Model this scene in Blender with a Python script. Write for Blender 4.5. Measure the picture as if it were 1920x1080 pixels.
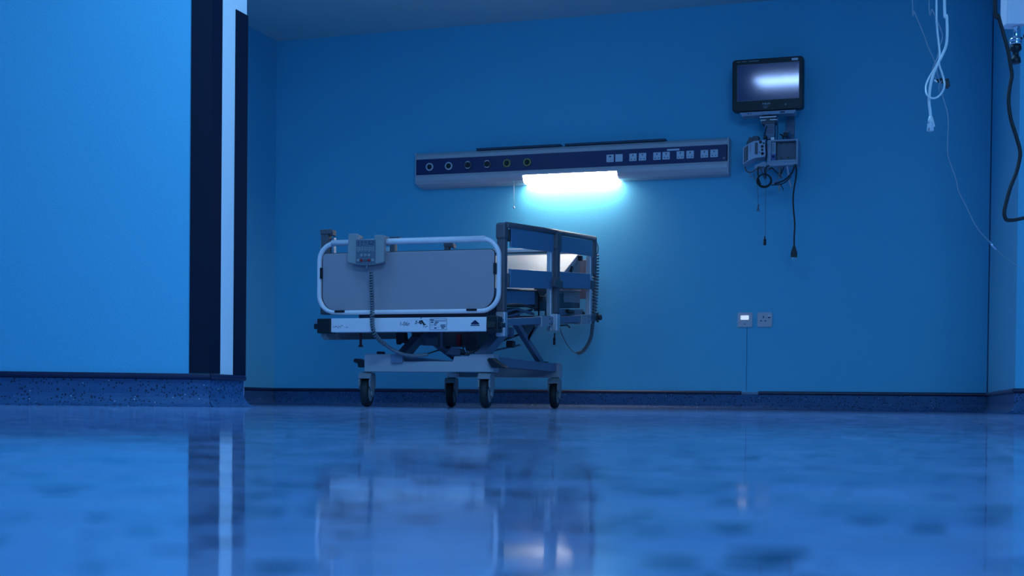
import bpy, bmesh, math, random
from mathutils import Vector, Matrix, Quaternion
random.seed(7)
for o in list(bpy.data.objects): bpy.data.objects.remove(o)
SC = bpy.context.scene
COL = SC.collection
# ------------------------------------------------------------------ camera
F_PX = 2550.0
YAW = math.atan(840/2550); PITCH = 0.016; ROLL = 0.0105
PY0 = 758 + F_PX*math.tan(PITCH)
CAM_H = 0.02
RM = Matrix.Rotation(YAW,3,'Z') @ Matrix.Rotation(math.pi/2-PITCH,3,'X') @ Matrix.Rotation(ROLL,3,'Z')
cd = bpy.data.cameras.new('camera'); cam = bpy.data.objects.new('camera', cd); COL.objects.link(cam)
cam.matrix_world = Matrix.Translation((0,0,CAM_H)) @ RM.to_4x4()
cd.sensor_width = 36; cd.lens = F_PX/1920*36; cd.shift_y = (PY0-540)/1920
cd.clip_start = 0.01; cd.clip_end = 60
cd.dof.use_dof = True; cd.dof.focus_distance = 6.0; cd.dof.aperture_fstop = 20
SC.camera = cam
def P(px, py, X=None, Y=None, Z=None, D=None):
    """a point of the photograph at a known plane of the room"""
    d = RM @ Vector(((px-960)/F_PX, -(py-PY0)/F_PX, -1))
    if X is not None: t = X/d.x
    elif Y is not None: t = Y/d.y
    elif D is not None: t = D
    else: t = (Z-CAM_H)/d.z
    return Vector((0,0,CAM_H)) + d*t
# ------------------------------------------------------------------ world, exposure
w = bpy.data.worlds.new('world'); SC.world = w; w.use_nodes = True
w.node_tree.nodes['Background'].inputs[0].default_value = (0.01,0.03,0.08,1)
w.node_tree.nodes['Background'].inputs[1].default_value = 0.3
SC.view_settings.view_transform = 'Standard'; SC.view_settings.look = 'None'
SC.view_settings.gamma = 1; SC.view_settings.use_curve_mapping = False
SC.view_settings.exposure = 0.0
CEIL_COL = (0.22,0.555,0.97); CEIL_E = 22.5; BAY_FILL_E = 6.0
WIN_FILL_E = 16.3                                      # glow of the unseen fill window added behind the camera       # blue ceiling luminaire
BED_COL = (1.0,0.93,0.86); BED_E = 35.0          # white lamp in the bed head unit
# ------------------------------------------------------------------ materials
MATS = {}
def mat(name, col, rough=0.5, metal=0.0, noise=0.0, nscale=40, bump=0.0, bscale=200, emit=None, estr=0, spec=0.5, coat=0):
    if name in MATS: return MATS[name]
    m = bpy.data.materials.new(name); m.use_nodes = True; MATS[name] = m
    nt = m.node_tree; b = nt.nodes['Principled BSDF']
    b.inputs['Base Color'].default_value = (*col,1); b.inputs['Roughness'].default_value = rough
    b.inputs['Metallic'].default_value = metal; b.inputs['Specular IOR Level'].default_value = spec
    if coat: b.inputs['Coat Weight'].default_value = coat
    tc = nt.nodes.new('ShaderNodeNewGeometry')
    if noise:
        n = nt.nodes.new('ShaderNodeTexNoise'); n.inputs['Scale'].default_value = nscale; n.inputs['Detail'].default_value = 4
        nt.links.new(tc.outputs['Position'], n.inputs['Vector'])
        r = nt.nodes.new('ShaderNodeMapRange'); r.inputs['To Min'].default_value = 1-noise; r.inputs['To Max'].default_value = 1+noise
        nt.links.new(n.outputs['Fac'], r.inputs['Value'])
        v = nt.nodes.new('ShaderNodeVectorMath'); v.operation='SCALE'; v.inputs[0].default_value = col
        nt.links.new(r.outputs['Result'], v.inputs['Scale']); nt.links.new(v.outputs[0], b.inputs['Base Color'])
    if bump:
        n = nt.nodes.new('ShaderNodeTexNoise'); n.inputs['Scale'].default_value = bscale; n.inputs['Detail'].default_value = 2
        nt.links.new(tc.outputs['Position'], n.inputs['Vector'])
        bp = nt.nodes.new('ShaderNodeBump'); bp.inputs['Strength'].default_value = 1; bp.inputs['Distance'].default_value = bump
        nt.links.new(n.outputs['Fac'], bp.inputs['Height']); nt.links.new(bp.outputs[0], b.inputs['Normal'])
    if emit:
        b.inputs['Emission Color'].default_value = (*emit,1); b.inputs['Emission Strength'].default_value = estr
    return m
def speckled(name, base, dark, light, rough, scale=150, thr=0.26, is_floor=False):
    m = bpy.data.materials.new(name); m.use_nodes = True; MATS[name] = m
    nt = m.node_tree; L = nt.links; b = nt.nodes['Principled BSDF']
    g = nt.nodes.new('ShaderNodeNewGeometry')
    wob = nt.nodes.new('ShaderNodeTexNoise'); wob.inputs['Scale'].default_value = scale*1.6; L.new(g.outputs['Position'], wob.inputs['Vector'])
    ws = nt.nodes.new('ShaderNodeVectorMath'); ws.operation='MULTIPLY_ADD'; ws.inputs[1].default_value=(0.005,)*3
    L.new(wob.outputs['Color'], ws.inputs[0]); L.new(g.outputs['Position'], ws.inputs[2])
    vo = nt.nodes.new('ShaderNodeTexVoronoi'); vo.inputs['Scale'].default_value = scale; L.new(ws.outputs[0], vo.inputs['Vector'])
    # only some cells carry a chip
    sep = nt.nodes.new('ShaderNodeSeparateColor'); L.new(vo.outputs['Color'], sep.inputs[0])
    rad = nt.nodes.new('ShaderNodeMapRange'); rad.inputs['From Min'].default_value=0.45; rad.inputs['From Max'].default_value=1
    rad.inputs['To Min'].default_value=0; rad.inputs['To Max'].default_value=thr*1.7
    L.new(sep.outputs[0], rad.inputs['Value'])
    lt = nt.nodes.new('ShaderNodeMath'); lt.operation='LESS_THAN'; L.new(vo.outputs['Distance'], lt.inputs[0]); L.new(rad.outputs[0], lt.inputs[1])
    cl = nt.nodes.new('ShaderNodeTexNoise'); cl.inputs['Scale'].default_value = 22; cl.inputs['Detail'].default_value=6; L.new(g.outputs['Position'], cl.inputs['Vector'])
    mr = nt.nodes.new('ShaderNodeMapRange'); mr.inputs['From Min'].default_value=.3; mr.inputs['From Max'].default_value=.7; L.new(cl.outputs['Fac'], mr.inputs['Value'])
    mx0 = nt.nodes.new('ShaderNodeMix'); mx0.data_type='RGBA'; mx0.inputs[6].default_value=(*base,1); mx0.inputs[7].default_value=(*light,1)
    L.new(mr.outputs[0], mx0.inputs[0])
    mx = nt.nodes.new('ShaderNodeMix'); mx.data_type='RGBA'; mx.inputs[7].default_value=(*dark,1)
    L.new(lt.outputs[0], mx.inputs[0]); L.new(mx0.outputs[2], mx.inputs[6])
    v2 = nt.nodes.new('ShaderNodeTexVoronoi'); v2.inputs['Scale'].default_value = 38; L.new(g.outputs['Position'], v2.inputs['Vector'])
    l2 = nt.nodes.new('ShaderNodeMath'); l2.operation='LESS_THAN'; l2.inputs[1].default_value = 0.07; L.new(v2.outputs['Distance'], l2.inputs[0])
    mx3 = nt.nodes.new('ShaderNodeMix'); mx3.data_type='RGBA'; mx3.inputs[7].default_value=(0.6,0.68,0.85,1)
    L.new(l2.outputs[0], mx3.inputs[0]); L.new(mx.outputs[2], mx3.inputs[6]); L.new(mx3.outputs[2], b.inputs['Base Color'])
    b.inputs['Roughness'].default_value = rough
    if is_floor:
        n = nt.nodes.new('ShaderNodeTexNoise'); n.inputs['Scale'].default_value = 14; n.inputs['Detail'].default_value = 4; n.inputs['Roughness'].default_value=.5
        L.new(g.outputs['Position'], n.inputs['Vector'])
        bp = nt.nodes.new('ShaderNodeBump'); bp.inputs['Distance'].default_value = 0.0003; L.new(n.outputs['Fac'], bp.inputs['Height'])
        L.new(bp.outputs[0], b.inputs['Normal'])
        n2 = nt.nodes.new('ShaderNodeTexNoise'); n2.inputs['Scale'].default_value = 14; n2.inputs['Detail'].default_value=6; L.new(g.outputs['Position'], n2.inputs['Vector'])
        r2 = nt.nodes.new('ShaderNodeMapRange'); r2.inputs['To Min'].default_value=rough*.5; r2.inputs['To Max'].default_value=rough*1.5
        L.new(n2.outputs['Fac'], r2.inputs['Value']); L.new(r2.outputs[0], b.inputs['Roughness'])
        # matte scuffs worn into the polish
        n3 = nt.nodes.new('ShaderNodeTexNoise'); n3.inputs['Scale'].default_value = 20; n3.inputs['Detail'].default_value=7; n3.inputs['Roughness'].default_value=.7; L.new(g.outputs['Position'], n3.inputs['Vector'])
        r3 = nt.nodes.new('ShaderNodeMapRange'); r3.inputs['From Min'].default_value=.42; r3.inputs['From Max'].default_value=.72; r3.inputs['To Max'].default_value=.55
        L.new(n3.outputs['Fac'], r3.inputs['Value'])
        df = nt.nodes.new('ShaderNodeBsdfDiffuse'); L.new(mx3.outputs[2], df.inputs['Color'])
        ms = nt.nodes.new('ShaderNodeMixShader'); L.new(r3.outputs[0], ms.inputs[0]); L.new(b.outputs[0], ms.inputs[1]); L.new(df.outputs[0], ms.inputs[2])
        L.new(ms.outputs[0], nt.nodes['Material Output'].inputs['Surface'])
    return m
PAINT = mat('wall paint cyan', (0.11,0.51,0.74), 0.65, noise=0.03, nscale=3, bump=0.0006, bscale=160)
PAINT2 = mat('partition end pale paint', (0.85,0.88,0.92), 0.45, noise=0.02, nscale=3, bump=0.0004, bscale=160)
CEILP = mat('ceiling paint', (0.44,0.68,0.74), 0.8, noise=0.03, nscale=2)
FLOORM = speckled('speckled blue vinyl floor', (0.28,0.40,0.70), (0.015,0.03,0.09), (0.48,0.60,0.88), 0.05, 95, 0.34, True)
SKIRT = speckled('speckled blue vinyl skirting', (0.026,0.095,0.23), (0.006,0.020,0.06), (0.036,0.12,0.27), 0.6, 125, 0.33)
CAPM = mat('navy vinyl cap', (0.012,0.014,0.055), 0.4, noise=0.1, nscale=20)
GUARD = mat('navy corner guard vinyl', (0.004,0.009,0.028), 0.6, spec=0.2, noise=0.08, nscale=30)
WHITE = mat('white enamel', (0.92,0.80,0.84), 0.35, noise=0.02, nscale=8)
OFFW = mat('off white plastic', (0.72,0.70,0.68), 0.45, noise=0.02)
LILAC = mat('grey board laminate', (0.40,0.33,0.37), 0.45, noise=0.04, nscale=5)
BOARD = mat('blue grey rail board', (0.12,0.24,0.40), 0.4, noise=0.03)
DPLAST = mat('dark grey plastic', (0.11,0.105,0.13), 0.5, noise=0.05)
MPLAST = mat('mid grey plastic', (0.32,0.32,0.34), 0.5, noise=0.04)
BLACK = mat('black plastic', (0.012,0.012,0.018), 0.45, noise=0.1)
RUBBER = mat('black rubber', (0.018,0.018,0.022), 0.6, noise=0.1)
ALU = mat('satin aluminium', (0.70,0.66,0.70), 0.38, metal=0.55, noise=0.03)
STEELD = mat('grey painted steel', (0.17,0.22,0.33), 0.45, noise=0.05)
BASEP = mat('grey base enamel', (0.46,0.44,0.48), 0.42, noise=0.03)
CHROME = mat('chrome', (0.8,0.8,0.82), 0.15, metal=1.0)
REDM = mat('red plastic', (0.42,0.02,0.03), 0.45, noise=0.05)
DRED = mat('dark red rod', (0.10,0.012,0.02), 0.5, noise=0.05)
DARKP = mat('dark side panel',(0.03,0.05,0.08),.5)
CORDM = mat('grey cord jacket', (0.16,0.18,0.22), 0.5, noise=0.04)
NAVY = mat('navy fascia', (0.016,0.018,0.11), 0.35, noise=0.05)
HOUSE = mat('aluminium housing', (0.60,0.54,0.58), 0.42, metal=0.25, noise=0.03)
SOCK = mat('pale socket plastic', (0.66,0.68,0.78), 0.4, noise=0.02)
PLATE = mat('grey wall plate', (0.62,0.56,0.62), 0.35, noise=0.03)
BRASS = mat('yellow brass ring', (0.42,0.36,0.14), 0.35, metal=0.4)
INK = mat('dark ink', (0.012,0.015,0.08), 0.5)
PRINT = mat('pale print', (0.7,0.7,0.8), 0.5)
SCREEN = mat('monitor glass', (0.05,0.06,0.13), 0.07, spec=1.0)
SCREEN.node_tree.nodes['Principled BSDF'].inputs['IOR'].default_value = 1.85
SCREEN.node_tree.nodes['Principled BSDF'].inputs['Specular Tint'].default_value = (1,0.70,0.82,1)
BEZEL = mat('black bezel', (0.006,0.007,0.014), 0.4)
CABW = mat('white cable', (0.97,0.94,0.90), 0.4)
CABG = mat('grey thin cable', (0.34,0.39,0.45), 0.5)
CABT = mat('clear tube', (0.20,0.28,0.40), 0.3)
CREAM = mat('cream backrest panel', (0.55,0.54,0.53), 0.5, noise=0.03, nscale=12)
MODM = mat('pale blue grey module', (0.34,0.38,0.50), 0.4, noise=0.03)
MODD = mat('module insert', (0.14,0.15,0.20), 0.5, noise=0.05)
DIFF = mat('lamp diffuser', (0.9,0.95,1), 0.3, emit=BED_COL, estr=BED_E)
CDIFF = mat('ceiling light diffuser', (0.6,0.7,1), 0.3, emit=CEIL_COL, estr=CEIL_E)
CDIFF_FILL = mat('added bay fill light diffuser', (0.6,0.7,1), 0.3, emit=CEIL_COL, estr=BAY_FILL_E)
FILL_PANE = mat('added fill window pane', (0.6,0.7,0.9), 0.4, emit=CEIL_COL, estr=WIN_FILL_E)
# ------------------------------------------------------------------ mesh builder
class MB:
    def __init__(s): s.v=[]; s.f=[]; s.mi=[]; s.sm=[]
    def add(s, vs, fs, mi=0, smooth=False):
        n=len(s.v); s.v += [Vector(v) for v in vs]
        for f in fs: s.f.append([i+n for i in f]); s.mi.append(mi); s.sm.append(smooth)
        return s
    def box(s, x0,x1,y0,y1,z0,z1, mi=0, shear=0.0):
        vs=[(x,y,z+(y-6.1)*shear) for x in (x0,x1) for y in (y0,y1) for z in (z0,z1)]
        return s.add(vs,[(0,1,3,2),(4,6,7,5),(0,4,5,1),(2,3,7,6),(0,2,6,4),(1,5,7,3)],mi)
    def rbox(s, x0,x1,y0,y1,z0,z1,r,axis='Y',mi=0,seg=5):
        """box with rounded corners in the plane facing the axis"""
        if axis=='Y': a0,a1,b0,b1,c0,c1=x0,x1,z0,z1,y0,y1; f=lambda a,b,c:(a,c,b)
        elif axis=='X': a0,a1,b0,b1,c0,c1=y0,y1,z0,z1,x0,x1; f=lambda a,b,c:(c,a,b)
        else: a0,a1,b0,b1,c0,c1=x0,x1,y0,y1,z0,z1; f=lambda a,b,c:(a,b,c)
        o=[]
        for (ca,cb,st) in ((a1-r,b1-r,0),(a0+r,b1-r,90),(a0+r,b0+r,180),(a1-r,b0+r,270)):
            for k in range(seg+1):
                t=math.radians(st+90*k/seg); o.append((ca+r*math.cos(t),cb+r*math.sin(t)))
        return s.prism(o,c0,c1,f,mi)
    def prism(s, o, c0, c1, f, mi=0):
        n=len(o); vs=[f(a,b,c0) for a,b in o]+[f(a,b,c1) for a,b in o]
        fs=[tuple(range(n)),tuple(range(2*n-1,n-1,-1))]+[(i,i+n,(i+1)%n+n,(i+1)%n) for i in range(n)]
        return s.add(vs,fs,mi)
    def obox(s, a, b, wx, wz, up=(0,0,1), mi=0):
        """beam from a to b with a rectangular section"""
        a=Vector(a); b=Vector(b); d=(b-a).normalized(); sd=d.cross(Vector(up)).normalized(); u=sd.cross(d)
        vs=[p+sd*wx*i/2+u*wz*j/2 for p in (a,b) for i in (-1,1) for j in (-1,1)]
        return s.add(vs,[(0,1,3,2),(4,6,7,5),(0,4,5,1),(2,3,7,6),(0,2,6,4),(1,5,7,3)],mi)
    def tube(s, pts, r, seg=10, closed=False, mi=0, sub=0):
        pts=[Vector(p) for p in pts]
        if sub: pts=smooth(pts,sub,closed)
        n=len(pts); T=[]
        for i in range(n):
            if closed: T.append((pts[(i+1)%n]-pts[i-1]).normalized())
            else: T.append((pts[min(i+1,n-1)]-pts[max(i-1,0)]).normalized())
        up=Vector((0,0,1)) if abs(T[0].z)<.9 else Vector((1,0,0))
        N=(up-T[0]*up.dot(T[0])).normalized(); vs=[]
        for i in range(n):
            if i:
                q=T[i-1].rotation_difference(T[i]); N=q@N; N=(N-T[i]*N.dot(T[i])).normalized()
            B=T[i].cross(N); rr=r[i] if isinstance(r,(list,tuple)) else r
            for k in range(seg):
                a=2*math.pi*k/seg; vs.append(pts[i]+(N*math.cos(a)+B*math.sin(a))*rr)
        fs=[]
        m=n if closed else n-1
        for i in range(m):
            j=(i+1)%n
            for k in range(seg): fs.append((i*seg+k,i*seg+(k+1)%seg,j*seg+(k+1)%seg,j*seg+k))
        s.add(vs,fs,mi,True)
        if not closed:
            b=len(s.v)-n*seg
            s.f.append([b+k for k in range(seg)][::-1]); s.mi.append(mi); s.sm.append(False)
            s.f.append([b+(n-1)*seg+k for k in range(seg)]); s.mi.append(mi); s.sm.append(False)
        return s
    def lathe(s, prof, c, axis, seg=28, mi=0, smooth_=True):
        """prof = [(offset along axis, radius)]"""
        c=Vector(c); ax=Vector(axis).normalized(); u=Vector((0,0,1)) if abs(ax.z)<.9 else Vector((1,0,0))
        u=(u-ax*u.dot(ax)).normalized(); v=ax.cross(u); vs=[]; fs=[]
        for h,r in prof:
            for k in range(seg):
                a=2*math.pi*k/seg; vs.append(c+ax*h+(u*math.cos(a)+v*math.sin(a))*r)
        for i in range(len(prof)-1):
            for k in range(seg): fs.append((i*seg+k,i*seg+(k+1)%seg,(i+1)*seg+(k+1)%seg,(i+1)*seg+k))
        s.add(vs,fs,mi,smooth_)
        b=len(s.v)-len(vs)
        s.f.append([b+k for k in range(seg)][::-1]); s.mi.append(mi); s.sm.append(False)
        s.f.append([b+(len(prof)-1)*seg+k for k in range(seg)]); s.mi.append(mi); s.sm.append(False)
        return s
    def helix(s, pts, R, r, turns, mi=0, seg=6, per=12):
        pts=smooth([Vector(p) for p in pts],12)
        L=[0]
        for i in range(1,len(pts)): L.append(L[-1]+(pts[i]-pts[i-1]).length)
        tot=L[-1]; out=[]; j=0
        T0=(pts[1]-pts[0]).normalized(); up=Vector((0,1,0)); N=(up-T0*up.dot(T0)).normalized(); pT=T0
        n=int(turns*per)
        for i in range(n+1):
            d=tot*i/n
            while j<len(L)-2 and L[j+1]<d: j+=1
            t=(d-L[j])/max(1e-9,L[j+1]-L[j]); p=pts[j].lerp(pts[j+1],t); T=(pts[j+1]-pts[j]).normalized()
            N=pT.rotation_difference(T)@N; N=(N-T*N.dot(T)).normalized(); pT=T; B=T.cross(N)
            a=2*math.pi*i/per; out.append(p+(N*math.cos(a)+B*math.sin(a))*R)
        return s.tube(out,r,seg,mi=mi)
    def build(s, name, mats, parent=None, bevel=0.0, recalc=True):
        if not isinstance(mats,(list,tuple)): mats=[mats]
        lo=Vector((min(v.x for v in s.v),min(v.y for v in s.v),min(v.z for v in s.v)))
        hi=Vector((max(v.x for v in s.v),max(v.y for v in s.v),max(v.z for v in s.v)))
        c=Vector(((lo.x+hi.x)/2,(lo.y+hi.y)/2,lo.z))
        me=bpy.data.meshes.new(name); me.from_pydata([v-c for v in s.v],[],s.f)
        for m in mats: me.materials.append(m)
        for i,p in enumerate(me.polygons): p.material_index=s.mi[i]; p.use_smooth=s.sm[i]
        if recalc:
            bm=bmesh.new(); bm.from_mesh(me); bmesh.ops.recalc_face_normals(bm,faces=bm.faces); bm.to_mesh(me); bm.free()
        o=bpy.data.objects.new(name,me); COL.objects.link(o)
        if parent: o.parent=parent; o.location=c-WO[parent.name]
        else: o.location=c
        WO[o.name]=c
        if bevel:
            b=o.modifiers.new('edge','BEVEL'); b.width=bevel; b.segments=2; b.limit_method='ANGLE'; b.angle_limit=math.radians(50)
        return o
WO={}
def smooth(p,sub,closed=False):
    out=[]; n=len(p)
    rng=range(n) if closed else range(n-1)
    for i in rng:
        g=(lambda k:p[k%n]) if closed else (lambda k:p[max(0,min(n-1,k))])
        a,b,c,d=g(i-1),g(i),g(i+1),g(i+2)
        for k in range(sub):
            t=k/sub; out.append(0.5*((2*b)+(-a+c)*t+(2*a-5*b+4*c-d)*t*t+(-a+3*b-3*c+d)*t**3))
    if not closed: out.append(p[-1].copy())
    return out
def empty(name, loc, label, cat, group=None):
    o=bpy.data.objects.new(name,None); COL.objects.link(o); o.empty_display_size=.05; o.location=loc; WO[o.name]=Vector(loc)
    return tag(o,label,cat,group)
def tag(o,label,cat,group=None):
    o['label']=label; o['category']=cat
    if group: o['group']=group
    return o
def struct(o): o['kind']='structure'; return o
def text(body, size, loc, m, parent, name='lettering', depth=0.0006, sx=1.0):
    cu=bpy.data.curves.new(name,'FONT'); cu.body=body; cu.size=size; cu.extrude=depth/2; cu.align_x='CENTER'; cu.align_y='CENTER'; cu.resolution_u=3
    t=bpy.data.objects.new(name+'_src',cu); me=bpy.data.meshes.new_from_object(t); bpy.data.objects.remove(t)
    me.transform(Matrix.Rotation(math.pi/2,4,'X')@Matrix.Scale(sx,4,(1,0,0))); me.materials.clear(); me.materials.append(m)
    o=bpy.data.objects.new(name,me); COL.objects.link(o); loc=Vector(loc); WO[o.name]=loc
    if parent: o.parent=parent; o.location=loc-WO[parent.name]
    else: o.location=loc
    return o
# ------------------------------------------------------------------ the room
YB=8.19; XL=-4.385; HC=2.435
PA=(-2.439,4.09); PB=(-3.063,3.80)
sl=(PB[1]-PA[1])/(PB[0]-PA[0]); PL=(-6.0,PA[1]+(-6.0-PA[0])*sl)
RA=(0.147,YB); RB=(0.228,6.39)
xy=lambda a,b,c:(a,b,c)
struct(MB().box(-6.2,3.4,-2.7,8.4,-0.1,0).build('floor',FLOORM))
struct(MB().box(-6.2,3.4,-2.7,8.4,HC,HC+.1).build('ceiling',CEILP))
struct(MB().box(XL-.1,RA[0]+.02,YB,YB+.12,0,HC).build('wall_back',PAINT))
struct(MB().box(XL-.12,XL,4.0,YB,0,HC).build('wall_left',PAINT))
po=[PA,(PA[0],4.331),(-6.0,4.331+(-6.0-PA[0])*sl*0+0.0),PL]
wp=MB()
n=4; vs=[(*p,0) for p in po]+[(*p,HC) for p in po]
wp.add(vs,[(3,2,1,0),(4,5,6,7),(1,2,6,5),(2,3,7,6),(3,0,4,7)],0); wp.add(vs,[(0,1,5,4)],1)
struct(wp.build('wall_partition',[PAINT,PAINT2]))
struct(MB().prism([RA,RB,(3.3,RB[1]),(3.3,YB+.1),(RA[0],YB+.1)],0,HC,xy).build('wall_recess_right',PAINT))
struct(MB().box(3.2,3.3,-2.6,RB[1],0,HC).build('wall_right',PAINT))
struct(MB().box(-6.1,3.3,-2.6,-2.5,0,HC).build('wall_front',PAINT))
struct(MB().box(-6.1,-6.0,-2.6,4.4,0,HC).build('wall_corridor',PAINT))
# cove skirting: profile (distance from wall, height)
COVE=[(0.0,0.094),(0.003,0.094),(0.003,0.044),(0.006,0.031),(0.012,0.020),(0.020,0.011),(0.030,0.005),(0.042,0.001),(0.042,0),(0.0,0)]
def run(a,b,prof,mi=0,mb=None,ea=0,eb=0):
    """a profile swept along a wall foot from a to b, room on the left hand of a->b reversed"""
    a=Vector((*a,0)); b=Vector((*b,0)); d=(b-a).normalized(); nrm=Vector((d.y,-d.x,0)); mb=mb or MB(); k=len(prof)
    va=[a+nrm*p+Vector((0,0,z))-d*p*ea for p,z in prof]; vb=[b+nrm*p+Vector((0,0,z))+d*p*eb for p,z in prof]
    fs=[(i,(i+1)%k,(i+1)%k+k,i+k) for i in range(k)]+[tuple(range(k))[::-1],tuple(range(k,2*k))]
    return mb.add(va+vb,fs,mi)
CAPP=[(0,0.113),(0.007,0.113),(0.011,0.108),(0.0125,0.102),(0.011,0.096),(0.007,0.093),(0,0.093)]
PB2=PL
struct(run(PL,PA,COVE,eb=1).build('baseboard_partition',SKIRT))
struct(run(PL,(PA[0]-.001,PA[1]),CAPP,eb=.6).build('trim_1',CAPM))
struct(run(PA,(PA[0],4.322),COVE,ea=1,eb=.5).build('baseboard_partition_end',SKIRT))
struct(run((PA[0],PA[1]+.001),(PA[0],4.322),CAPP,ea=.6,eb=.2).build('trim_2',CAPM))
struct(run((XL,4.4),(XL,YB),COVE).build('baseboard_left',SKIRT))
struct(run((XL,4.4),(XL,YB),CAPP).build('trim_3',CAPM))
bb=run((XL,YB),(-1.700,YB),COVE); run((-1.6992,YB),RA,COVE,mb=bb)
struct(bb.build('baseboard_back',SKIRT))
struct(run((XL,YB),(-1.250,YB),CAPP).build('trim_4',CAPM))
struct(run((-1.148,YB),RA,CAPP).build('trim_5',CAPM))
struct(run((-1.249,YB),(-1.149,YB),[(0,.108),(0.004,.108),(0.004,.095),(0,.095)]).build('trim_6',mat('glue residue',(0.2,0.28,0.4),.6,noise=.2)))
struct(run(RA,RB,COVE,eb=1).build('baseboard_recess',SKIRT))
struct(run(RA,RB,CAPP,eb=.6).build('trim_7',mat('paler cap',(0.05,0.07,0.14),.5)))  # this run of cap has a paler tone than the others
struct(run(RB,(3.2,RB[1]),COVE,ea=1).build('baseboard_right_front',SKIRT))
struct(run(RB,(3.2,RB[1]),CAPP,ea=.6).build('trim_8',CAPM))
# dark sealant line in the back right corner
struct(MB().box(RA[0]-.006,RA[0]+.004,YB-.004,YB+.002,0.113,HC).build('trim_9',mat('corner joint',(0.02,0.05,0.14),.6)))
# corner guards of the partition end (navy L-shaped vinyl angles)
dn=Vector((PL[0]-PA[0],PL[1]-PA[1],0)).normalized(); nn=Vector((dn.y,-dn.x,0)); 
if nn.y>0: nn=-nn
def guard(face_pts, z0, z1, name):
    mb=MB(); k=len(face_pts)
    mb.prism(face_pts,z0,z1,xy); return struct(mb.build(name,GUARD,bevel=.001))
ax,ay=PA; t=.004
leg=P(357,350,Y=4.06); Lg=(Vector((leg.x,leg.y,0))-Vector((ax,ay,0))).dot(dn)
p1=Vector((ax,ay,0))+dn*Lg
o=Vector((ax,ay,0))
guard([(p1.x,p1.y),(p1.x+nn.x*t,p1.y+nn.y*t),(ax+nn.x*t+t*.6,ay+nn.y*t),(ax+t,ay-t*.4),(ax+t,4.158),(ax,4.158),(ax,ay)],0.115,1.43,'trim_10')
guard([(ax,4.250),(ax+t,4.250),(ax+t,4.331+t),(ax-.08,4.331+t),(ax-.08,4.331),(ax,4.331)],0.112,1.397,'trim_11')
# conduit line under the wall plate
struct(MB().box(-1.2225,-1.2185,YB-.003,YB,0.113,0.5).build('trim_12',mat('chased cable line',(0.05,0.22,0.40),.6)))
# ------------------------------------------------------------------ ceiling luminaire over the corridor
def ceiling_light(x,y,label,dm):
    t=empty('ceiling_light',(x,y,HC-.03),label,'light')
    f=MB()
    for (a,b,c,d) in ((-.63,.63,-.33,-.30),(-.63,.63,.30,.33),(-.63,-.60,-.30,.30),(.60,.63,-.30,.30)): f.box(x+a,x+b,y+c,y+d,HC-.035,HC)
    f.build('frame',WHITE,t,bevel=.003)
    MB().box(x-.6,x+.6,y-.3,y+.3,HC-.026,HC-.018).build('diffuser',dm,t)
ceiling_light(-1.17,3.5,'rectangular blue-white ceiling light over the space in front of the partition end',CDIFF)
ceiling_light(-3.35,5.2,'added rectangular blue-white fill light over the bay before the bed foot',CDIFF_FILL)  # unseen light, added to brighten the bay and back wall
wf=MB(); wx0,wx1,wz0,wz1=0.7,2.3,1.25,2.38  # window frame and glowing pane, added out of view as frontal fill
wf.box(wx0-.05,wx1+.05,-2.5,-2.44,wz0-.05,wz0); wf.box(wx0-.05,wx1+.05,-2.5,-2.44,wz1,wz1+.05)
for a in (wx0-.05,wx0+.775,wx1): wf.box(a,a+.05,-2.5,-2.44,wz0,wz1)
wf=struct(wf.build('fill_window_1',WHITE)); MB().box(wx0,wx1,-2.48,-2.47,wz0,wz1).build('pane',FILL_PANE,wf)
# ------------------------------------------------------------------ bed head unit
bu=empty('bed_head_unit',((-3.33-1.32)/2,YB,1.40),'long aluminium service panel with navy strip and lit lamp, on the wall above the bed','medical panel')
yzx=lambda a,b,c:(c,a,b)
X0,X1=-3.33,-1.336
up=[(8.19,1.577),(8.19,1.618),(8.165,1.622),(8.12,1.621),(8.105,1.614),(8.096,1.600),(8.092,1.577)]
MB().prism(up,X0,X1,yzx).build('upper_housing',HOUSE,bu,bevel=.0015)
MB().prism([(8.19,1.4785),(8.19,1.5765),(8.0905,1.5765),(8.0905,1.4785)],X0+.002,X1-.004,yzx).build('navy_fascia',NAVY,bu)
lo_=[(8.19,1.478),(8.092,1.478),(8.088,1.462),(8.090,1.440),(8.100,1.418),(8.118,1.406),(8.145,1.401),(8.19,1.401)]
def lower(x0,x1,r0=0):
    mb=MB()
    if r0:   # rounded lower left corner
        sec=[(x0+r0*(1-math.cos(a)),r0*(1-math.sin(a))*1.0) for a in [i*math.pi/2/6 for i in range(7)]]
        prev=None; rings=[]
        for xx,cut in sec: rings.append([(xx,y,max(z,1.401+ (cut))) for y,z in lo_])
        rings.append([(x1,y,z) for y,z in lo_]); k=len(lo_)
        vs=[v for r in rings for v in r]; fs=[tuple(range(k))[::-1],tuple(range(len(vs)-k,len(vs)))]
        for i in range(len(rings)-1):
            for j in range(k): fs.append((i*k+j,i*k+(j+1)%k,(i+1)*k+(j+1)%k,(i+1)*k+j))
        return mb.add(vs,fs)
    return mb.prism(lo_,x0,x1,yzx)
mb=lower(X0,-2.612,.022)
mb.prism([(8.19,1.478),(8.092,1.478),(8.088,1.462),(8.089,1.448),(8.19,1.448)],-2.612,-2.010,yzx)
mb.prism(lo_,-2.010,X1,yzx); mb.build('lower_housing',HOUSE,bu)
d=MB(); dp=[(8.188,1.446),(8.089,1.446),(8.091,1.436),(8.101,1.414),(8.119,1.402),(8.145,1.397),(8.188,1.397)]
k=len(dp); vs=[(-2.611+ (1.446-z)*.25,y,z) for y,z in dp]+[(-2.011-(1.446-z)*(-.08),y,z) for y,z in dp]
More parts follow.
